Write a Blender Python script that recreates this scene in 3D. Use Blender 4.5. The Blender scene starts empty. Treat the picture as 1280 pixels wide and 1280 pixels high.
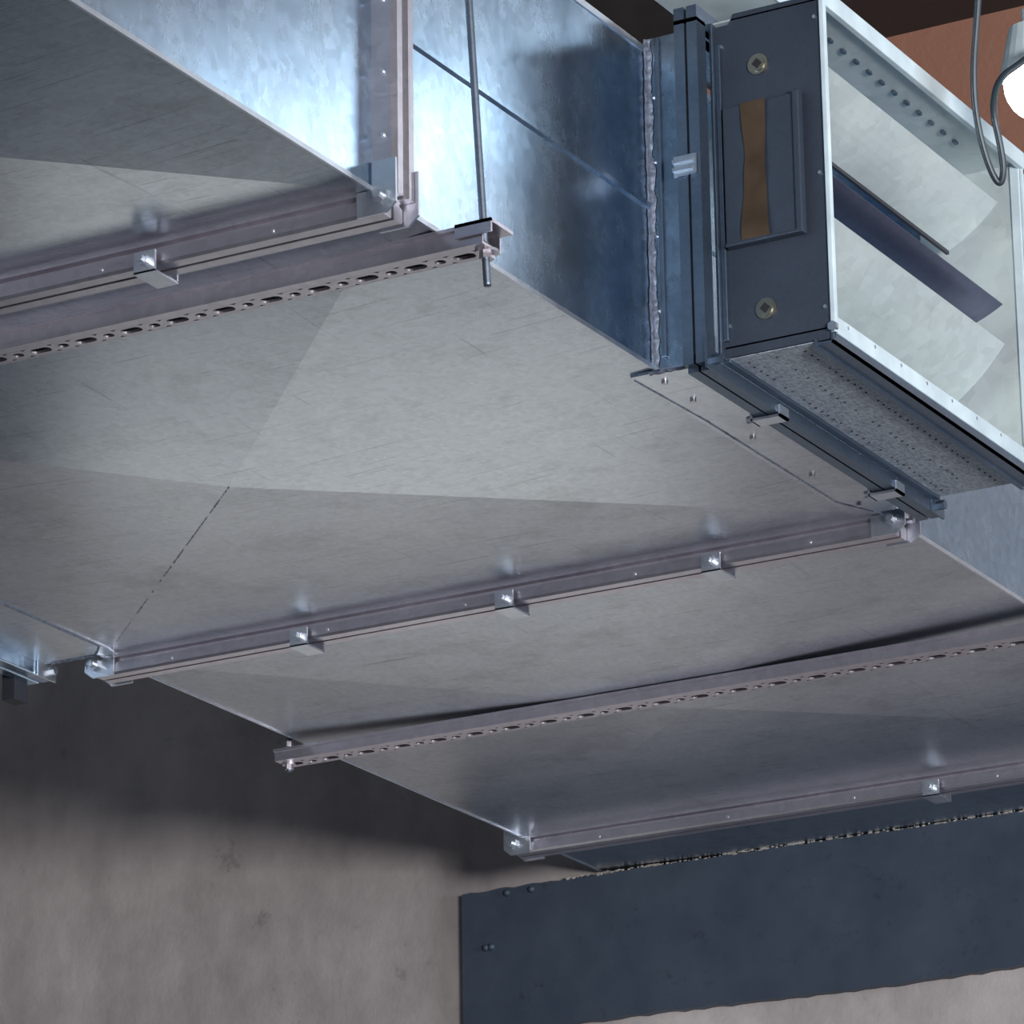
import bpy, bmesh, math, random
from mathutils import Vector, Matrix
random.seed(7)
sc=bpy.context.scene
# ------------------------------------------------------------ node helpers
def mat(name):
    m=bpy.data.materials.new(name); m.use_nodes=True
    nt=m.node_tree; b=nt.nodes['Principled BSDF']
    return m,nt,b
def N(nt,t,**k):
    n=nt.nodes.new(t)
    for a,v in k.items():
        if a in n.inputs.keys(): n.inputs[a].default_value=v
        else: setattr(n,a,v)
    return n
def ramp(nt,src,stops):
    r=nt.nodes.new('ShaderNodeValToRGB'); e=r.color_ramp.elements
    while len(e)<len(stops): e.new(.5)
    for i,(p,c) in enumerate(stops):
        e[i].position=p; e[i].color=(c[0],c[1],c[2],1) if not isinstance(c,float) else (c,c,c,1)
    nt.links.new(src,r.inputs[0]); return r
def coords(nt,scale=(1,1,1),rot=(0,0,0)):
    t=nt.nodes.new('ShaderNodeTexCoord'); m=nt.nodes.new('ShaderNodeMapping')
    m.inputs['Scale'].default_value=scale; m.inputs['Rotation'].default_value=rot
    nt.links.new(t.outputs['Object'],m.inputs[0]); return m.outputs[0]
def mixc(nt,mode,f,a,b):
    n=nt.nodes.new('ShaderNodeMixRGB'); n.blend_type=mode
    for i,v in enumerate((f,a,b)):
        if hasattr(v,'links'): nt.links.new(v,n.inputs[i])
        elif i==0: n.inputs[0].default_value=v
        else: n.inputs[i].default_value=(*v,1)
    return n.outputs[0]
def galv(name,c1,c2,r0,r1,streak=(1,60,60),bump=.08,spangle=55,metal=1.0,scr=.35,sp=.86,nscale=3.0,scratch=0,rot=(0,0,0)):
    m,nt,b=mat(name); L=nt.links
    co=coords(nt)
    vo=N(nt,'ShaderNodeTexVoronoi',Scale=spangle); L.new(co,vo.inputs['Vector'])
    n1=N(nt,'ShaderNodeTexNoise',Scale=nscale,Detail=6.0,Roughness=.65); L.new(co,n1.inputs['Vector'])
    st=coords(nt,streak)
    n2=N(nt,'ShaderNodeTexNoise',Scale=6.0,Detail=8.0,Roughness=.7); L.new(st,n2.inputs['Vector'])
    base=ramp(nt,n1.outputs[0],[(.3,c1),(.7,c2)]).outputs[0]
    spn=ramp(nt,vo.outputs['Color'],[(0.,float(sp)),(1.,1.0)]).outputs[0]
    base=mixc(nt,'MULTIPLY',1.0,base,spn)
    sk=ramp(nt,n2.outputs[0],[(.30,.45),(.40,.93),(.6,1.0)]).outputs[0]
    base=mixc(nt,'MULTIPLY',scr,base,sk)
    if scratch:
        for sc_,th_,rz in(((5,170,1),.33,.03),((160,4,1),.30,.0),((9,260,1),.31,-.06)):
            n4=N(nt,'ShaderNodeTexNoise',Scale=1.0,Detail=3.0,Roughness=.6); L.new(coords(nt,sc_,(0,0,rz)),n4.inputs['Vector'])
            s4=ramp(nt,n4.outputs[0],[(th_-.03,.35),(th_+.02,1.0)]).outputs[0]
            base=mixc(nt,'MULTIPLY',scratch,base,s4)
        n5=N(nt,'ShaderNodeTexNoise',Scale=9.0,Detail=8.0,Roughness=.75); L.new(co,n5.inputs['Vector'])
        s5=ramp(nt,n5.outputs[0],[(.32,.70),(.50,1.0)]).outputs[0]
        base=mixc(nt,'MULTIPLY',.7,base,s5)
    L.new(base,b.inputs['Base Color'])
    ma=N(nt,'ShaderNodeMapRange'); ma.inputs['To Min'].default_value=r0; ma.inputs['To Max'].default_value=r1
    mx=mixc(nt,'MIX',.5,n1.outputs[0],n2.outputs[0])
    ma.inputs['From Min'].default_value=.3; ma.inputs['From Max'].default_value=.7
    L.new(mx,ma.inputs[0]); L.new(ma.outputs[0],b.inputs['Roughness'])
    b.inputs['Metallic'].default_value=metal
    if bump:
        bp=N(nt,'ShaderNodeBump',Strength=bump,Distance=.004)
        L.new(mx,bp.inputs['Height']); L.new(bp.outputs[0],b.inputs['Normal'])
    return m
def plain(name,c,rough=.5,metal=0,noise=.15,sc_=20,bump=.1):
    m,nt,b=mat(name); L=nt.links
    co=coords(nt); n=N(nt,'ShaderNodeTexNoise',Scale=float(sc_),Detail=5.0); L.new(co,n.inputs['Vector'])
    lo=tuple(x*(1-noise) for x in c); hi=tuple(min(1,x*(1+noise)) for x in c)
    L.new(ramp(nt,n.outputs[0],[(.3,lo),(.7,hi)]).outputs[0],b.inputs['Base Color'])
    b.inputs['Roughness'].default_value=rough; b.inputs['Metallic'].default_value=metal
    bp=N(nt,'ShaderNodeBump',Strength=bump,Distance=.003); L.new(n.outputs[0],bp.inputs['Height']); L.new(bp.outputs[0],b.inputs['Normal'])
    return m
M_bot=galv('galvanised_sheet_underside',(.58,.64,.71),(.68,.74,.80),.26,.31,(1.2,45,1),.008,150,scr=.45,sp=.84,scratch=.45)
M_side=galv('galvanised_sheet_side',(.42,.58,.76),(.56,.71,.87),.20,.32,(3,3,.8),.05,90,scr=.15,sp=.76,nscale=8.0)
M_fl=galv('galvanised_flange',(.60,.57,.63),(.74,.71,.77),.30,.44,(3,40,40),.06,90)
M_dark=galv('dark_galvanised',(.16,.21,.28),(.24,.30,.38),.38,.5,(2,40,40),.1,220,scr=.3)
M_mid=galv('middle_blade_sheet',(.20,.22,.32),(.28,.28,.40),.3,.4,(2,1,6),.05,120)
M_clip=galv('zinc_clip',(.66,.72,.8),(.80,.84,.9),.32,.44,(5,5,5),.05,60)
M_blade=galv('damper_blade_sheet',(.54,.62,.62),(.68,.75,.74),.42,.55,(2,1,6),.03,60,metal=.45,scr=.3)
M_face=galv('damper_casing_sheet',(.034,.046,.068),(.055,.07,.097),.42,.55,(30,2,30),.15,300,metal=.3,scr=.3)
M_hole=plain('hole_black',(.012,.012,.015),.8)
M_rub=plain('black_gasket',(.02,.022,.03),.6)
M_tape=plain('brown_tape',(.075,.050,.030),.25,.2,.25,30)
M_brass=plain('brass_square_nut',(.40,.38,.31),.35,1,.1)
M_seal=plain('sealant_bead',(.15,.18,.24),.5,.3,.45,160,.6)
M_cable=plain('cable_sheath',(.022,.035,.045),.4)
M_rod=galv('steel_rod',(.20,.24,.30),(.26,.31,.38),.38,.5,(5,5,40),.1,200)
M_pale=plain('pale_painted_steel',(.50,.60,.64),.4)
M_beam=plain('dark_steel_beam',(.03,.025,.025),.6)
# ------------------------------------------------------------ mesh helpers
def empty(name,loc=(0,0,0)):
    o=bpy.data.objects.new(name,None); o.location=loc; sc.collection.objects.link(o); return o
def sub(name,parent):
    o=bpy.data.objects.new(name,None); sc.collection.objects.link(o); o.parent=parent
    o.matrix_parent_inverse=Matrix.Translation(-Vector(parent.location)); return o
def obj(name,bm,m,parent=None,smooth=False):
    me=bpy.data.meshes.new(name); bmesh.ops.recalc_face_normals(bm,faces=bm.faces); bm.to_mesh(me); bm.free()
    for mm in (m if isinstance(m,(list,tuple)) else [m]): me.materials.append(mm)
    o=bpy.data.objects.new(name,me); sc.collection.objects.link(o)
    if smooth:
        for p in me.polygons: p.use_smooth=True
    if parent: 
        o.parent=parent; o.matrix_parent_inverse=Matrix.Translation(-Vector(parent.location))
    return o
def addbox(bm,x0,x1,y0,y1,z0,z1,mi=0,mtx=None):
    vs=[bm.verts.new(Vector((x,y,z)) if mtx is None else mtx@Vector((x,y,z))) for x in(x0,x1) for y in(y0,y1) for z in(z0,z1)]
    for q in((0,1,3,2),(4,6,7,5),(0,4,5,1),(2,3,7,6),(0,2,6,4),(1,5,7,3)):
        f=bm.faces.new([vs[i] for i in q]); f.material_index=mi
def boxes(name,lst,m,parent=None,bev=0.0):
    bm=bmesh.new()
    for b in lst: addbox(bm,*b)
    o=obj(name,bm,m,parent)
    if bev:
        md=o.modifiers.new('bev','BEVEL'); md.width=bev; md.segments=2; md.limit_method='ANGLE'
    return o
def prism(bm,prof,axis,a,b,mi=0,closed=True):
    def P(p,t):
        if axis=='X': return (t,p[0],p[1])
        if axis=='Y': return (p[0],t,p[1])
        return (p[0],p[1],t)
    A=[bm.verts.new(P(p,a)) for p in prof]; B=[bm.verts.new(P(p,b)) for p in prof]
    n=len(prof)
    for i in range(n if closed else n-1):
        j=(i+1)%n; f=bm.faces.new((A[i],A[j],B[j],B[i])); f.material_index=mi
    if closed:
        for q in (A,B[::-1]):
            f=bm.faces.new(q); f.material_index=mi
def cyl(bm,c,r,h,axis='Z',seg=16,r2=None,mi=0):
    rot={'Z':Matrix(),'X':Matrix.Rotation(math.pi/2,4,'Y'),'Y':Matrix.Rotation(math.pi/2,4,'X')}[axis]
    bmesh.ops.create_cone(bm,cap_ends=True,segments=seg,radius1=r,radius2=r if r2 is None else r2,depth=h,matrix=Matrix.Translation(c)@rot)
def tube(name,pts,r,m,parent=None):
    cu=bpy.data.curves.new(name,'CURVE'); cu.dimensions='3D'; cu.bevel_depth=r; cu.bevel_resolution=4
    s=cu.splines.new('NURBS' if len(pts)>3 else 'POLY'); s.points.add(len(pts)-1)
    for i,p in enumerate(pts): s.points[i].co=(*p,1)
    if len(pts)>3: s.order_u=3; s.use_endpoint_u=True
    cu.materials.append(m)
    o=bpy.data.objects.new(name,cu); sc.collection.objects.link(o)
    if parent: o.parent=parent; o.matrix_parent_inverse=Matrix.Translation(-Vector(parent.location))
    return o
def ribbon(bm,pts,w,hgt,n,step=.005,jit=.6):
    """irregular smeared bead: ragged strip with a raised centre"""
    n=Vector(n).normalized(); prev=None; j1=j2=0
    for i in range(len(pts)-1):
        a,b=Vector(pts[i]),Vector(pts[i+1]); d=(b-a); l=d.cross(n).normalized(); K=max(2,int(d.length/step))
        for k in range(K+1):
            j1=.6*j1+random.uniform(-.5,.5)*jit; j2=.6*j2+random.uniform(-.5,.5)*jit
            p=a+d*k/K; hh=hgt*random.uniform(.5,1.2)
            cur=[bm.verts.new(p-l*w*(1+j1)),bm.verts.new(p-l*w*.4+n*hh),bm.verts.new(p+l*w*.4+n*hh),bm.verts.new(p+l*w*(1+j2))]
            if prev:
                for q in range(3): bm.faces.new((prev[q],prev[q+1],cur[q+1],cur[q]))
            prev=cur
        prev=None
# ------------------------------------------------------------ dimensions
XL,XR,ZB,ZT=-3.393,-2.245,3.40,3.79
F=[3.765,4.985,6.13]
FW=.040
YW=6.40
duct=empty('galvanised_air_duct')
segs=[(2.40,F[0]),(F[0]+FW,F[1]),(F[1]+FW,F[2]),(F[2]+FW,YW+.6)]
DEPS=[.034,.032,.015,.010]     # cross-break depth of each panel
for i,(a,b) in enumerate(segs):
    bm=bmesh.new()
    b2=b if i<3 else F[2]+FW+1.14
    cc=Vector(((XL+XR)/2,(a+b2)/2,ZB-DEPS[i]))
    c=bm.verts.new(cc)
    q=[bm.verts.new(p) for p in((XL,a,ZB),(XR,a,ZB),(XR,b2,ZB),(XL,b2,ZB))]
    for k in range(4): bm.faces.new((q[k],q[(k+1)%4],c))
    obj('underside_panel_%d'%i,bm,M_bot,duct)
    if i==1:
        bm=bmesh.new(); A=cc+Vector((0,0,-.0006)); B=Vector((XL+.02,b2-.02,ZB-.0018))
        for k in range(60):
            if random.random()<.75:
                p0=A.lerp(B,k/60); p1=A.lerp(B,(k+random.uniform(.5,1))/60); w=random.uniform(.0004,.0011)
                l=Vector((.72,.69,0))*w
                bm.faces.new([bm.verts.new(p) for p in(p0-l,p0+l,p1+l,p1-l)])
        obj('rubbed_crease_line',bm,M_dark,duct)
    zc=3.595
    bm=bmesh.new()
    for X,sg in((XR,1),(XL,-1)):
        prof=[(X,ZB),(X,zc-.006),(X+sg*.0035,zc-.003),(X+sg*.0035,zc+.003),(X,zc+.006),(X,ZT)]
        if i==0: prof=[(X,ZB),(X,ZT)]
        prism(bm,prof,'Y',a,b2,closed=False)
    v=[bm.verts.new(p) for p in((XL,a,ZT),(XR,a,ZT),(XR,b2,ZT),(XL,b2,ZT))]; bm.faces.new(v)
    obj('side_and_top_sheet_%d'%i,bm,M_side,duct)
    bm=bmesh.new()
    for X,sg in((XR,1),(XL,-1)):
        addbox(bm,X-.001,X+.002,a,b2,ZB-.0015,ZB+.004)
        addbox(bm,X-.001,X+.002,a,b2,ZT-.006,ZT+.002)
    obj('corner_fold_%d'%i,bm,M_clip,duct)
# ------------------------------------------------------------ flange joints
def clip(bm,x,y,z):
    addbox(bm,x-.013,x+.013,y-.008,y-.005,z-.010,z+.014)
    addbox(bm,x-.013,x+.013,y+.034,y+.037,z-.009,z+.010)
    addbox(bm,x-.013,x+.013,y-.008,y+.037,z-.0105,z-.008)
    cyl(bm,(x,y-.011,z+.004),.0075,.007,'Y',14)
    cyl(bm,(x,y-.016,z+.004),.0045,.005,'Y',10)
def flange(y,clips,name):
    e=sub(name,duct)
    h=.026
    bm=bmesh.new()
    zb=ZB-h
    near=[(y,ZB+.001),(y,ZB-.003),(y+.006,ZB-.005),(y+.006,ZB-.008),(y+.0006,ZB-.010),(y,zb+.003),(y+.003,zb),(y+.0175,zb),(y+.018,ZB+.001)]
    far=[(2*y+FW-p[0],p[1]) for p in near]
    prism(bm,near,'X',XL-.015,XR+.012); prism(bm,far,'X',XL-.015,XR+.012)
    for X,sg in((XR,1),(XL,-1)):
        for k in(0,1):
            y0=y if k==0 else y+.022
            prof=[(X,y0),(X+sg*.020,y0+.005),(X+sg*h,y0+.008),(X+sg*h,y0+.018),(X,y0+.018)]
            prism(bm,prof,'Z',ZB-.004,ZT+.004)
    addbox(bm,XL-.015,XR+.015,y,y+.018,ZT,ZT+h); addbox(bm,XL-.015,XR+.015,y+.022,y+FW,ZT,ZT+h)
    obj('flange_profiles',bm,M_fl,e)
    bm=bmesh.new()
    addbox(bm,XL-.01,XR+.01,y+.018,y+.022,zb+.003,ZB); addbox(bm,XL,XR,y+.018,y+.022,ZT,ZT+h-.003)
    for X,sg in((XR,1),(XL,-1)): addbox(bm,min(X,X+sg*(h-.003)),max(X,X+sg*(h-.003)),y+.018,y+.022,ZB,ZT)
    obj('gasket',bm,M_rub,e)
    bm=bmesh.new()
    for X,sg in((XR,1),(XL,-1)):
        for z,sz in((ZB,-1),(ZT,1)):
            prof=[(X-sg*.016,z+sz*.028),(X+sg*.018,z+sz*.028),(X+sg*.030,z+sz*.018),(X+sg*.030,z-sz*.030),(X+sg*.002,z-sz*.030),(X+sg*.002,z+sz*.001),(X-sg*.016,z+sz*.001)]
            for yy in(y-.004,y+FW+.001): prism(bm,prof,'Y',yy,yy+.003)
            cyl(bm,(X+sg*.014,y-.006,z+sz*.010),.009,.006,'Y',6)
            cyl(bm,(X+sg*.014,y-.012,z+sz*.010),.005,.008,'Y',12)
            cyl(bm,(X+sg*.014,y+FW+.008,z+sz*.010),.009,.010,'Y',6)
    obj('corner_brackets',bm,M_clip,e)
    bm=bmesh.new()
    for x in clips: clip(bm,x,y,zb)
    obj('flange_clamps',bm,M_clip,e)
    bm=bmesh.new()
    for k in range(5):
        x=XL+.12+k*(XR-XL-.24)/4+random.uniform(-.02,.02)
        cyl(bm,(x,y+.0005,ZB-.018),.0022,.003,'Y',10)
    for X,sg in((XR,1),):
        for z in(3.46,3.53,3.61,3.70): cyl(bm,(X+sg*.012,y+.002,z),.0022,.004,'Y',10)
    obj('flange_rivets',bm,M_clip,e)
flange(F[0],[-2.515,-3.0],'joint_flange_near')
flange(F[1],[-3.084,-2.776,-2.480],'joint_flange_middle')
flange(F[2],[-2.70],'joint_flange_far')
# ------------------------------------------------------------ slotted hanger struts
def slotcell(bm,xa,xb,ya,yb,z,ln,r,t):
    cx,cy=(xa+xb)/2,(ya+yb)/2; K=16; O=[];I=[];I2=[]
    hx,hy=(xb-xa)/2,(yb-ya)/2
    for k in range(K):
        a=math.tau*(k+.5)/K; ca,sa=math.cos(a),math.sin(a)
        ex=math.copysign(max(0,ln/2-r),ca)
        ix,iy=cx+ex+r*ca,cy+r*sa
        m=max(abs(ca),abs(sa)); O.append(bm.verts.new((cx+hx*ca/m,cy+hy*sa/m,z)))
        I.append(bm.verts.new((ix,iy,z))); I2.append(bm.verts.new((ix,iy,z+t)))
    for k in range(K):
        j=(k+1)%K
        bm.faces.new((O[k],O[j],I[j],I[k])); bm.faces.new((I[k],I[j],I2[j],I2[k]))
def strut(y0,y1,zb,zt,x0,x1):
    e=empty('slotted_hanger_rail',((x0+x1)/2,(y0+y1)/2,zb))
    bm=bmesh.new()
    t=.0025
    addbox(bm,x0,x1,y0,y0+t,zb,zt); addbox(bm,x0,x1,y1-t,y1,zb,zt)
    addbox(bm,x0,x1,y0-.004,y0+.004,zt-.004,zt)
    s0,s1=y0+(y1-y0)*.36,y0+(y1-y0)*.92
    addbox(bm,x0,x1,y0+t,s0,zb,zb+t); addbox(bm,x0,x1,s1,y1-t,zb,zb+t)
    x=x0; k=0
    while x<x1-.03:
        ln=.026 if k%2==0 else .013
        xb=min(x+ln+.010,x1)
        slotcell(bm,x,xb,s0-.0005,s1+.0005,zb,ln,.0070 if k%2==0 else .0055,t)
        x=xb; k+=1
    addbox(bm,x,x1,s0,s1,zb,zb+t)
    obj('perforated_channel',bm,M_fl,e)
    boxes('channel_liner',[(x0+.004,x1-.004,y0+t,y1-t,zb+.006,zb+.007)],M_rub,e)
    return e
rail1=strut(3.893,3.932,3.376,3.398,-3.60,-2.190)
rail2=strut(5.462,5.503,3.370,3.387,-3.424,-2.095)
def rod(parent,x,y,ztop,zbot,lean=(0,0)):
    bm=bmesh.new()
    n=int((ztop-zbot)/.0025); r=.0042; rings=[]
    for i in range(n+1):
        z=zbot+(ztop-zbot)*i/n; rr=r if i%2 else r*.93
        t=(z-zbot)/(ztop-zbot); cx=x+lean[0]*t; cy=y+lean[1]*t
        rings.append([bm.verts.new((cx+rr*math.cos(a*math.tau/10),cy+rr*math.sin(a*math.tau/10),z)) for a in range(10)])
    for i in range(n):
        for a in range(10):
            bm.faces.new((rings[i][a],rings[i][(a+1)%10],rings[i+1][(a+1)%10],rings[i+1][a]))
    bm.faces.new(rings[0][::-1]); bm.faces.new(rings[-1])
    obj('threaded_rod',bm,M_rod,parent,True)
def nutwasher(parent,x,y,z,s=1):
    bm=bmesh.new()
    cyl(bm,(x,y,z-.0015),.014*s,.003,'Z',20); cyl(bm,(x,y,z-.006),.009*s,.007,'Z',6)
    cyl(bm,(x,y,z+.028),.009*s,.008,'Z',6)
    obj('nut_and_washer',bm,M_fl,parent)
rod(rail1,-2.197,3.915,5.39,3.337,(-.02,-.17)); nutwasher(rail1,-2.197,3.915,3.376,.9)
boxes('end_saddle',[(-2.220,-2.177,3.888,3.935,3.396,3.400),(-2.220,-2.177,3.888,3.891,3.385,3.400)],M_fl,rail1)
rod(rail2,-3.412,5.482,5.39,3.358); nutwasher(rail2,-3.412,5.482,3.370,.7)
# ------------------------------------------------------------ side take-off collars
Y0,Y1=4.378,4.962
tk=sub('side_takeoff_collar_right',duct)
XC=-2.172
boxes('collar_sheets',[(XR-.002,XC,Y0,Y0+.0015,ZB,3.80),(XR-.002,XC,Y1-.0015,Y1,ZB,3.80),(XR-.03,XC,Y0,Y1,ZB-.0035,ZB-.0015),(XR,XC,Y0,Y1,3.80,3.8015)],M_side,tk)
boxes('collar_underside_sheet',[(XR-.030,XC,Y0+.001,Y1,ZB-.0045,ZB-.0036)],M_bot,tk)
boxes('collar_stiffening_rib',[(-2.2325,-2.2265,Y0-.004,Y0,ZB+.01,3.80)],M_dark,tk,.0015)
bm=bmesh.new(); ribbon(bm,[(XR+.003,Y0-.0012,ZB-.002),(XR+.003,Y0-.0012,3.80)],.0045,.0025,(0,-1,0)); ribbon(bm,[(XR+.001,Y0-.003,ZB),(XR+.001,Y0-.003,3.80)],.004,.0015,(1,0,0))
ribbon(bm,[(XR-.005,Y0,ZB-.0046),(XR+.04,Y0+.002,ZB-.0046)],.004,.002,(0,0,-1))
obj('sealant_bead',bm,M_seal,tk)
bm=bmesh.new(); ribbon(bm,[(-2.275,Y0+.01,ZB-.0047),(-2.268,4.55,ZB-.0047),(-2.268,4.90,ZB-.0047),(-2.245,4.955,ZB-.0047)],.0013,.0008,(0,0,-1),.006,1.0)
obj('sealed_lap_seam',bm,M_seal,tk)
bm=bmesh.new()
for y in(4.41,4.48,4.632,4.79,4.92): cyl(bm,(-2.248,y,ZB-.006),.0036,.003,'Z',12)
for z in(3.47,3.56,3.65,3.73): cyl(bm,(-2.239,Y0-.002,z),.003,.003,'Y',10)
obj('pop_rivets',bm,M_fl,tk)
bm=bmesh.new()
h=.022
for (xa,xb) in((-2.197,-2.184),(-2.181,-2.168)):
    prism(bm,[(xa,Y0-h),(xb,Y0-h),(xb,Y0),(xa,Y0)],'Z',ZB-.012,3.805)
    addbox(bm,xa,xb,Y0-.01,Y1+.02,ZB-h+.004,ZB-.003)
    addbox(bm,xa,xb,Y0-h,Y1+h,3.80,3.82)
    addbox(bm,xa,xb,Y1,Y1+h*.6,ZB-.01,3.805)
obj('collar_flange',bm,M_dark,tk)
boxes('collar_gasket',[(-2.184,-2.181,Y0-h+.003,Y0,ZB,3.80),(-2.184,-2.181,Y0,Y1,ZB-.015,ZB)],M_rub,tk)
bm=bmesh.new()
for yy,zz in((Y0-.012,ZB-.008),(Y1+.005,ZB-.008)):
    prism(bm,[(yy-.015,zz-.012),(yy+.02,zz-.012),(yy+.02,zz+.008),(yy+.006,zz+.012),(yy+.006,zz+.03),(yy-.015,zz+.03)],'X',-2.1675,-2.1645)
    cyl(bm,(-2.160,yy,zz),.006,.012,'X',6)
obj('joint_corner_brackets',bm,M_dark,tk)
bm=bmesh.new()
def clipY(x0,y,z):
    addbox(bm,x0-.020,x0+.018,y-.011,y+.011,z-.004,z-.001)
    addbox(bm,x0-.021,x0-.018,y-.011,y+.011,z-.004,z+.010)
    addbox(bm,x0+.015,x0+.018,y-.011,y+.011,z-.004,z+.010)
    cyl(bm,(x0-.024,y,z+.002),.005,.010,'X',10)
clipY(-2.1825,4.545,ZB-.019); clipY(-2.1825,4.86,ZB-.019)
zc=3.625
addbox(bm,-2.200,-2.172,Y0-h-.004,Y0-h-.001,zc-.012,zc+.012)
addbox(bm,-2.200,-2.176,Y0-h-.008,Y0-h-.003,zc+.003,zc+.007); addbox(bm,-2.200,-2.176,Y0-h-.008,Y0-h-.003,zc-.007,zc-.003)
obj('joint_clamps',bm,M_clip,tk)
tl=sub('side_takeoff_collar_left',duct)
boxes('collar_sheets',[(-3.475,XL,Y0,Y0+.0015,ZB,3.78),(-3.475,XL,Y1-.0015,Y1,ZB,3.78),(-3.475,XL+.03,Y0,Y1,ZB-.0035,ZB-.0015),(-3.475,XL,Y0,Y1,3.78,3.7815)],M_bot,tl)
bm=bmesh.new(); ribbon(bm,[(XL+.028,Y0,ZB-.0036),(XL+.028,4.93,ZB-.0036),(XL,Y1,ZB-.0036)],.0020,.001,(0,0,-1)); ribbon(bm,[(XL,Y1,ZB-.0036),(XL-.07,Y1,ZB-.0036)],.004,.002,(0,0,-1))
obj('sealant_bead',bm,M_seal,tl)
boxes('collar_flange',[(-3.475,-3.493,Y0-.02,Y1+.02,ZB-.022,3.80),(-3.496,-3.515,Y0-.02,Y1+.02,ZB-.022,3.80)],M_side,tl,.002)
bm=bmesh.new(); cyl(bm,(-3.468,Y1+.008,ZB-.012),.006,.012,'X',6); addbox(bm,-3.474,-3.471,Y1-.02,Y1+.022,ZB-.024,ZB+.02)
obj('corner_bracket',bm,M_clip,tl)
boxes('hanging_tab',[(-3.53,-3.510,Y1-.02,Y1+.01,ZB-.050,ZB-.005)],M_rub,tl)
# ------------------------------------------------------------ damper
dm=empty('multi_blade_damper',(-2.10,4.67,3.6))
XA,XB=-2.168,-2.030; D0,D1=4.398,4.962; Z0,Z1=3.402,3.812
t=.002
bm=bmesh.new()
prism(bm,[(XA,Z0),(XB,Z0),(XB,Z1+.012),(XB-.015,Z1+.012),(XB-.020,Z1+.006),(XA+.025,Z1+.006),(XA+.020,Z1-.006),(XA,Z1-.006)],'Y',D0,D0+t)
obj('casing_near_side',bm,M_face,dm)
bm=bmesh.new()
addbox(bm,XA,XB,D1-t,D1,Z0,Z1); addbox(bm,XA,XB,D0,D1,Z1-t,Z1); addbox(bm,XA,XB,D0,D1,Z0+.012,Z0+.014)
obj('casing_inner_sheets',bm,M_blade,dm)
M_perf,nt,b=mat('perforated_textured_strip')
n=N(nt,'ShaderNodeTexNoise',Scale=380.0,Detail=4.0); nt.links.new(coords(nt,(.35,1.6,1)),n.inputs['Vector'])
n3=N(nt,'ShaderNodeTexNoise',Scale=380.0,Detail=4.0); nt.links.new(coords(nt,(1.8,.30,1)),n3.inputs['Vector'])
fm=mixc(nt,'MIX',.5,n.outputs[0],n3.outputs[0])
c1=ramp(nt,fm,[(.38,(.16,.19,.235)),(.60,(.46,.52,.58))]).outputs[0]
nt.links.new(c1,b.inputs['Base Color']); b.inputs['Metallic'].default_value=.2; b.inputs['Roughness'].default_value=.5
bp=N(nt,'ShaderNodeBump',Strength=.4,Distance=.002); nt.links.new(fm,bp.inputs['Height']); nt.links.new(bp.outputs[0],b.inputs['Normal'])
boxes('bottom_strip',[(XA+.008,XB-.022,D0,D1,Z0-.001,Z0+.001)],M_perf,dm)
bm=bmesh.new()
for r_ in range(3):
    for k in range(34):
        x=XA+.022+r_*.035+random.uniform(-.001,.001); y=D0+.02+k*.0158
        if random.random()<.8: cyl(bm,(x,y,Z0-.0012),.0015,.001,'Z',8)
obj('bottom_strip_dimples',bm,M_rub,dm)
boxes('bottom_angle',[(XB-.024,XB-.020,D0-.003,D1+.004,Z0-.010,Z0+.002),(XB-.020,XB,D0-.003,D1+.004,Z0-.006,Z0-.003),(XB-.003,XB+.000,D0-.003,D1+.004,Z0-.006,Z0+.006)],M_dark,dm)
boxes('inner_edge_angle',[(XA,XA+.010,D0-.002,D1,Z0-.005,Z0+.001)],M_dark,dm,.001)
boxes('outer_lip',[(XB-.002,XB+.002,D0-.002,D1+.002,Z0+.006,Z0+.026),(XB-.003,XB+.003,D0-.004,D0+.004,Z0+.006,Z1),(XB-.002,XB+.002,D1-.003,D1+.001,Z0+.006,Z1),(XB-.004,XB+.004,D0-.002,D1+.002,Z1-.010,Z1+.012),
   (XB-.014,XB-.002,D1-.006,D1-.002,Z0+.006,Z1)],M_pale,dm,.001)
def blade(xo,zo,xi,zi,m,nm,thick=.006):
    bm=bmesh.new()
    d=Vector((xi-xo,zi-zo)); n=Vector((-d.y,d.x)).normalized()
    if n.y<0: n=-n
    pr=[]; K=8
    for k in range(K+1):
        s=k/K; p=Vector((xo,zo))+d*s; pr.append(p-n*.004*math.sin(math.pi*s))
    for k in range(K,-1,-1):
        s=k/K; p=Vector((xo,zo))+d*s; pr.append(p+n*(.001+thick*math.sin(math.pi*s)))
    prism(bm,[(p.x,p.y) for p in pr],'Y',D0+.008,D1-.038)
    obj(nm,bm,m,dm)
    bm=bmesh.new(); addbox(bm,xi-.001,xi+.003,D0+.008,D1-.038,zi-.003,zi+.002); obj(nm+'_edge_seal',bm,M_rub,dm)
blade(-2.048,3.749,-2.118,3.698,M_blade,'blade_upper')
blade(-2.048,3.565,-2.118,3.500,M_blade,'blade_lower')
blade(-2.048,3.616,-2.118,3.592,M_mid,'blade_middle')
bm=bmesh.new()
for k in range(13): 
    y=D0+.03+k*.035
    addbox(bm,-2.072,-2.068,y,y+.010,Z1-.006,Z1-.002)
obj('top_stop_tabs',bm,M_dark,dm)
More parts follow.
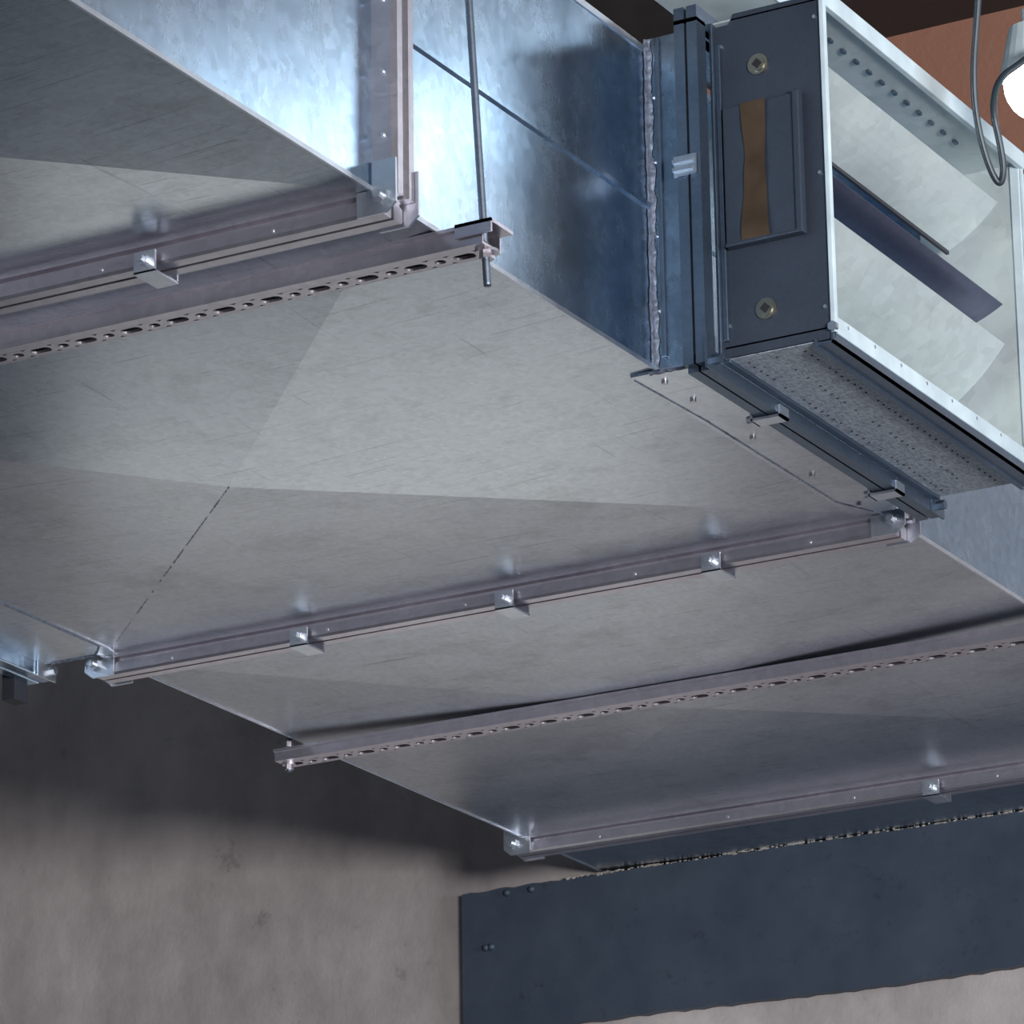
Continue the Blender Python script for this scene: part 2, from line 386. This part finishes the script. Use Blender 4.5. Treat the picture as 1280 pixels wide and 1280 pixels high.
def sqnut(x,z):
    bm=bmesh.new(); cyl(bm,(x,D0-.0015,z),.0125,.003,'Y',28); cyl(bm,(x,D0-.003,z),.009,.003,'Y',28)
    obj('shaft_boss',bm,M_brass,dm)
    bm=bmesh.new()
    mt=Matrix.Translation((x,D0-.0048,z))@Matrix.Rotation(math.radians(45),4,'Y')
    addbox(bm,-.0045,.0045,-.0006,.0006,-.0045,.0045,mtx=mt); obj('square_socket',bm,M_hole,dm)
sqnut(-2.112,3.748); sqnut(-2.112,3.452)
bm=bmesh.new()
addbox(bm,-2.155,-2.066,D0-.010,D0-.001,3.535,3.700)
addbox(bm,-2.066,-2.058,D0-.014,D0-.001,3.532,3.702); addbox(bm,-2.155,-2.058,D0-.013,D0-.001,3.530,3.535)
o=obj('actuator_cover',bm,M_face,dm); md=o.modifiers.new('b','BEVEL'); md.width=.0015; md.segments=2
bm=bmesh.new(); L=[];K=14
for k in range(K+1):
    s=k/K; z=3.700-.166*s; w=.0140+.006*abs(s-.42)**1.3*2; cx=-2.114+.001*math.sin(s*5)
    L.append((bm.verts.new((cx-w,D0-.0115-.002*math.sin(9*s)**2,z)),bm.verts.new((cx,D0-.0125,z)),bm.verts.new((cx+w*.8,D0-.0115-.002*math.cos(7*s)**2,z))))
for k in range(K):
    for j in(0,1): bm.faces.new((L[k][j],L[k][j+1],L[k+1][j+1],L[k+1][j]))
obj('tape_strip',bm,M_tape,dm,True)
bm=bmesh.new()
for x,z in((-2.04,3.79),(-2.04,3.60),(-2.04,3.44),(-2.158,3.78),(-2.158,3.44)): cyl(bm,(x,D0-.001,z),.0022,.003,'Y',10)
cyl(bm,(XB,D0-.004,Z0+.012),.006,.006,'Y',6)
for k in range(8): cyl(bm,(XB+.001,D0+.03+k*.07,Z0+.02),.0022,.004,'X',8)
obj('casing_rivets',bm,M_clip,dm)
boxes('casing_edge_folds',[(XA,XA+.004,D0-.012,D0,Z0,Z1-.005),(XA+.004,XA+.010,D0-.006,D0,Z0+.02,Z1-.03)],M_dark,dm,.001)
# ------------------------------------------------------------ room
def wallmat():
    m,nt,b=mat('stained_plaster_wall'); L=nt.links
    co=coords(nt); n=N(nt,'ShaderNodeTexNoise',Scale=2.6,Detail=9.0,Roughness=.62); L.new(co,n.inputs['Vector'])
    n2=N(nt,'ShaderNodeTexNoise',Scale=14.0,Detail=8.0,Roughness=.7); L.new(co,n2.inputs['Vector'])
    c=ramp(nt,n.outputs[0],[(.3,(.29,.265,.262)),(.5,(.41,.378,.372)),(.7,(.54,.50,.49))]).outputs[0]
    s=ramp(nt,n2.outputs[0],[(.27,.45),(.36,.9),(.6,1.0)]).outputs[0]
    c=mixc(nt,'MULTIPLY',.7,c,s)
    n6=N(nt,'ShaderNodeTexNoise',Scale=5.0,Detail=6.0,Roughness=.6); L.new(coords(nt,(1.3,1,.5)),n6.inputs['Vector'])
    c=mixc(nt,'MULTIPLY',.5,c,ramp(nt,n6.outputs[0],[(.36,.6),(.55,1.0)]).outputs[0])
    tc=nt.nodes.new('ShaderNodeTexCoord'); sx=nt.nodes.new('ShaderNodeSeparateXYZ'); L.new(tc.outputs['Object'],sx.inputs[0])
    mr=N(nt,'ShaderNodeMapRange'); mr.inputs['From Min'].default_value=4.13; mr.inputs['From Max'].default_value=4.14; L.new(sx.outputs[2],mr.inputs[0])
    c=mixc(nt,'MIX',mr.outputs[0],c,(.34,.165,.11))
    mr2=N(nt,'ShaderNodeMapRange'); mr2.inputs['From Min'].default_value=2.36; mr2.inputs['From Max'].default_value=2.35; L.new(sx.outputs[2],mr2.inputs[0])  # dark band added on the unseen lower wall to darken underside reflections
    c=mixc(nt,'MIX',mr2.outputs[0],c,(.08,.105,.14))
    L.new(c,b.inputs['Base Color']); b.inputs['Roughness'].default_value=.85
    bp=N(nt,'ShaderNodeBump',Strength=.3,Distance=.01); L.new(n2.outputs[0],bp.inputs['Height']); L.new(bp.outputs[0],b.inputs['Normal'])
    return m
M_wall=wallmat()
boxes('wall_back',[(-7,XL-.01,YW,YW+.25,0,5.4),(XL-.01,XR+.01,YW,YW+.25,0,ZB-.01),(XL-.01,XR+.01,YW,YW+.25,ZT+.01,5.4),(XR+.01,5,YW,YW+.25,0,5.4)],M_wall)
M_w2=plain('grey_plaster',(.20,.22,.25),.85,0,.2,2)
boxes('wall_left',[(-7.2,-7,-4,YW+.25,0,5.4)],M_w2)
boxes('wall_right',[(5,5.2,-4,YW+.25,0,5.4)],M_w2)
boxes('wall_front',[(-7,5,-4.2,-4,0,5.4)],M_w2)
boxes('floor',[(-7.2,5.2,-4.2,YW+.25,-.1,0)],plain('concrete_floor',(.28,.30,.33),.7,0,.2,3))
boxes('ceiling',[(-7.2,5.2,-4.2,YW+.25,5.4,5.6)],plain('dark_ceiling',(.05,.055,.065),.9,0,.2,3))
bm=bmesh.new(); bmx=[(YW-.16,4.72),(YW-.16,4.735),(YW-.09,4.74),(YW-.09,4.96),(YW-.16,4.965),(YW-.16,4.98),(YW,4.98),(YW,4.72)]
prism(bm,bmx,'X',-6.9,4.9); obj('steel_ceiling_beam',bm,M_beam)
def platemat():
    m,nt,b=mat('slate_painted_steel'); L=nt.links
    n=N(nt,'ShaderNodeTexNoise',Scale=8.0,Detail=8.0,Roughness=.65); L.new(coords(nt),n.inputs['Vector'])
    c=ramp(nt,n.outputs[0],[(.3,(.030,.045,.070)),(.7,(.052,.071,.10))]).outputs[0]
    n2=N(nt,'ShaderNodeTexNoise',Scale=30.0,Detail=8.0,Roughness=.8); L.new(coords(nt),n2.inputs['Vector'])
    c=mixc(nt,'MULTIPLY',.8,c,ramp(nt,n2.outputs[0],[(.3,.4),(.42,1.0)]).outputs[0])
    L.new(c,b.inputs['Base Color']); b.inputs['Roughness'].default_value=.5
    bp=N(nt,'ShaderNodeBump',Strength=.35,Distance=.004); L.new(n.outputs[0],bp.inputs['Height']); L.new(bp.outputs[0],b.inputs['Normal'])
    return m
M_plate=platemat()
pl=empty('painted_wall_plate',(-2.5,YW,3.27))
bm=bmesh.new(); top=[];bot=[]; K=160
for k in range(K+1):
    x=-3.645+k*(2.6/K)
    top.append((x,3.394+random.uniform(-.0015,.0015)))
    bot.append((x,3.157+.003*math.sin(x*7)+random.uniform(-.0015,.0015)))
prism(bm,top+bot[::-1],'Y',YW-.018,YW)
obj('plate',bm,M_plate,pl)
bm=bmesh.new(); 
for x,z in((-3.56,3.385),(-3.515,3.385),(-3.60,3.30),(-3.59,3.30)):
    bmesh.ops.create_icosphere(bm,subdivisions=2,radius=.006,matrix=Matrix.Translation((x,YW-.02,z)))
obj('plate_bolts',bm,M_plate,pl,True)
bm=bmesh.new()
x=-3.45
while x<-2.2:
    s=random.uniform(.0008,.0020)
    if x<-3.36: s*=1.8
    bmesh.ops.create_icosphere(bm,subdivisions=1,radius=s,matrix=Matrix.Translation((x,YW-.018,3.3945+random.uniform(-.001,.0015)))@Matrix.Diagonal((random.uniform(1,4),1,1,1)))
    x+=random.uniform(.002,.012)
obj('crumbled_mortar_edge',bm,plain('mortar_crumbs',(.30,.28,.26),.9,0,.4,80,.5),pl)
oh=empty('overhead_cable_tray',(-2.24,5,3.9))
boxes('tray',[(-2.285,-2.16,2.5,YW-.01,3.90,3.902),(-2.285,-2.282,2.5,YW-.01,3.90,3.94),(-2.163,-2.16,2.5,YW-.01,3.90,3.94)],M_pale,oh,.001)
# ------------------------------------------------------------ camera
cam=bpy.data.cameras.new('camera'); co=bpy.data.objects.new('camera',cam); sc.collection.objects.link(co)
f_,th,yaw,roll=5846.,math.radians(18.382),math.radians(29.025),math.radians(.8947)
c,s=math.cos(yaw),math.sin(yaw)
r0=Vector((c,s,0)); f0=Vector((-s,c,0)); fw=f0*math.cos(th)+Vector((0,0,1))*math.sin(th); u0=-f0*math.sin(th)+Vector((0,0,1))*math.cos(th)
R=r0*math.cos(roll)-u0*math.sin(roll); U=r0*math.sin(roll)+u0*math.cos(roll)
mt=Matrix.Identity(4)
for i in range(3): mt[i][0]=R[i]; mt[i][1]=U[i]; mt[i][2]=-fw[i]
mt[2][3]=1.6
co.matrix_world=mt; cam.sensor_width=36; cam.lens=36*f_/1280; cam.clip_end=100
sc.camera=co
# ------------------------------------------------------------ work lamp + cable (upper right)
LP=Vector((-1.888,4.676,3.791))
q=[(-1.80,4.34,5.39),(-1.805,4.345,4.3),(-1.814,4.350,3.796),(-1.832,4.374,3.733),(-1.849,4.394,3.677),(-1.856,4.413,3.629),(-1.854,4.435,3.583),(-1.847,4.449,3.559),(-1.839,4.445,3.574),(-1.837,4.433,3.603),(-1.838,4.416,3.640),(-1.834,4.43,3.680),(-1.828,4.48,3.715),(-1.84,4.56,3.765),(-1.87,4.65,3.812)]
lp=empty('hanging_work_lamp',LP)
bm=bmesh.new(); cyl(bm,LP+Vector((0,0,.025)),.043,.06,'Z',24,.030); cyl(bm,LP+Vector((0,0,.065)),.014,.03,'Z',16); cyl(bm,LP+Vector((0,0,.84)),.003,1.52,'Z',8)
obj('lamp_housing',bm,M_pale,lp)
m,nt,b=mat('lamp_glass'); b.inputs['Emission Color'].default_value=(.95,.98,1,1); b.inputs['Emission Strength'].default_value=5
bm=bmesh.new(); bmesh.ops.create_uvsphere(bm,u_segments=24,v_segments=14,radius=.039,matrix=Matrix.Translation(LP+Vector((0,0,-.013)))@Matrix.Diagonal((1,1,1.15,1))); obj('lamp_bulb',bm,m,lp,True)
tube('lamp_cable',q,.0038,M_cable,lp)
# ------------------------------------------------------------ lights
def area(name,loc,tgt,sx,sy,e,col,spread=180):
    l=bpy.data.lights.new(name,'AREA'); l.shape='RECTANGLE'; l.size=sx; l.size_y=sy; l.energy=e; l.color=col; l.spread=math.radians(spread)
    o=bpy.data.objects.new(name,l); sc.collection.objects.link(o); o.location=loc
    d=Vector(tgt)-Vector(loc); o.rotation_euler=d.to_track_quat('-Z','Y').to_euler(); return o
area('duct_side_highlight_light',(-.72,6.15,4.60),(-2.2,3.8,3.5),.75,.22,3.6,(.80,.91,1))  # added out-of-view light, gives the duct side its hot spot
area('blade_fill_light',(4.2,4.0,3.0),(-2.2,4.4,3.4),1.4,1.6,240,(.78,.89,1))  # added light from the right to brighten the damper blades, no window modelled
area('front_work_light',(1.5,1.0,2.4),(-3.8,6.4,3.3),1.1,.7,130,(1,.95,.94),120)
area('underside_crease_fill_light',(-3.6,6.15,2.5),(-2.8,4.4,3.4),1.2,.6,1.5,(1,1,.94))  # unseen helper light, separates the underside facets by reflection
area('flange_fill_light',(-5.4,0.8,1.65),(-2.8,4.9,3.4),2.0,1.2,7,(.95,.93,1))  # added low light bounced off the underside to lift the flange faces
area('upper_fill_light',(-5.2,1.4,5.35),(-5.1,1.5,0),2.0,2.6,6,(.90,.93,1))  # added overhead fill, meant to reflect in the near flange faces
w=bpy.data.worlds.new('world'); sc.world=w; w.use_nodes=True
w.node_tree.nodes['Background'].inputs[0].default_value=(.30,.42,.6,1); w.node_tree.nodes['Background'].inputs[1].default_value=.25
sc.view_settings.view_transform='Standard'
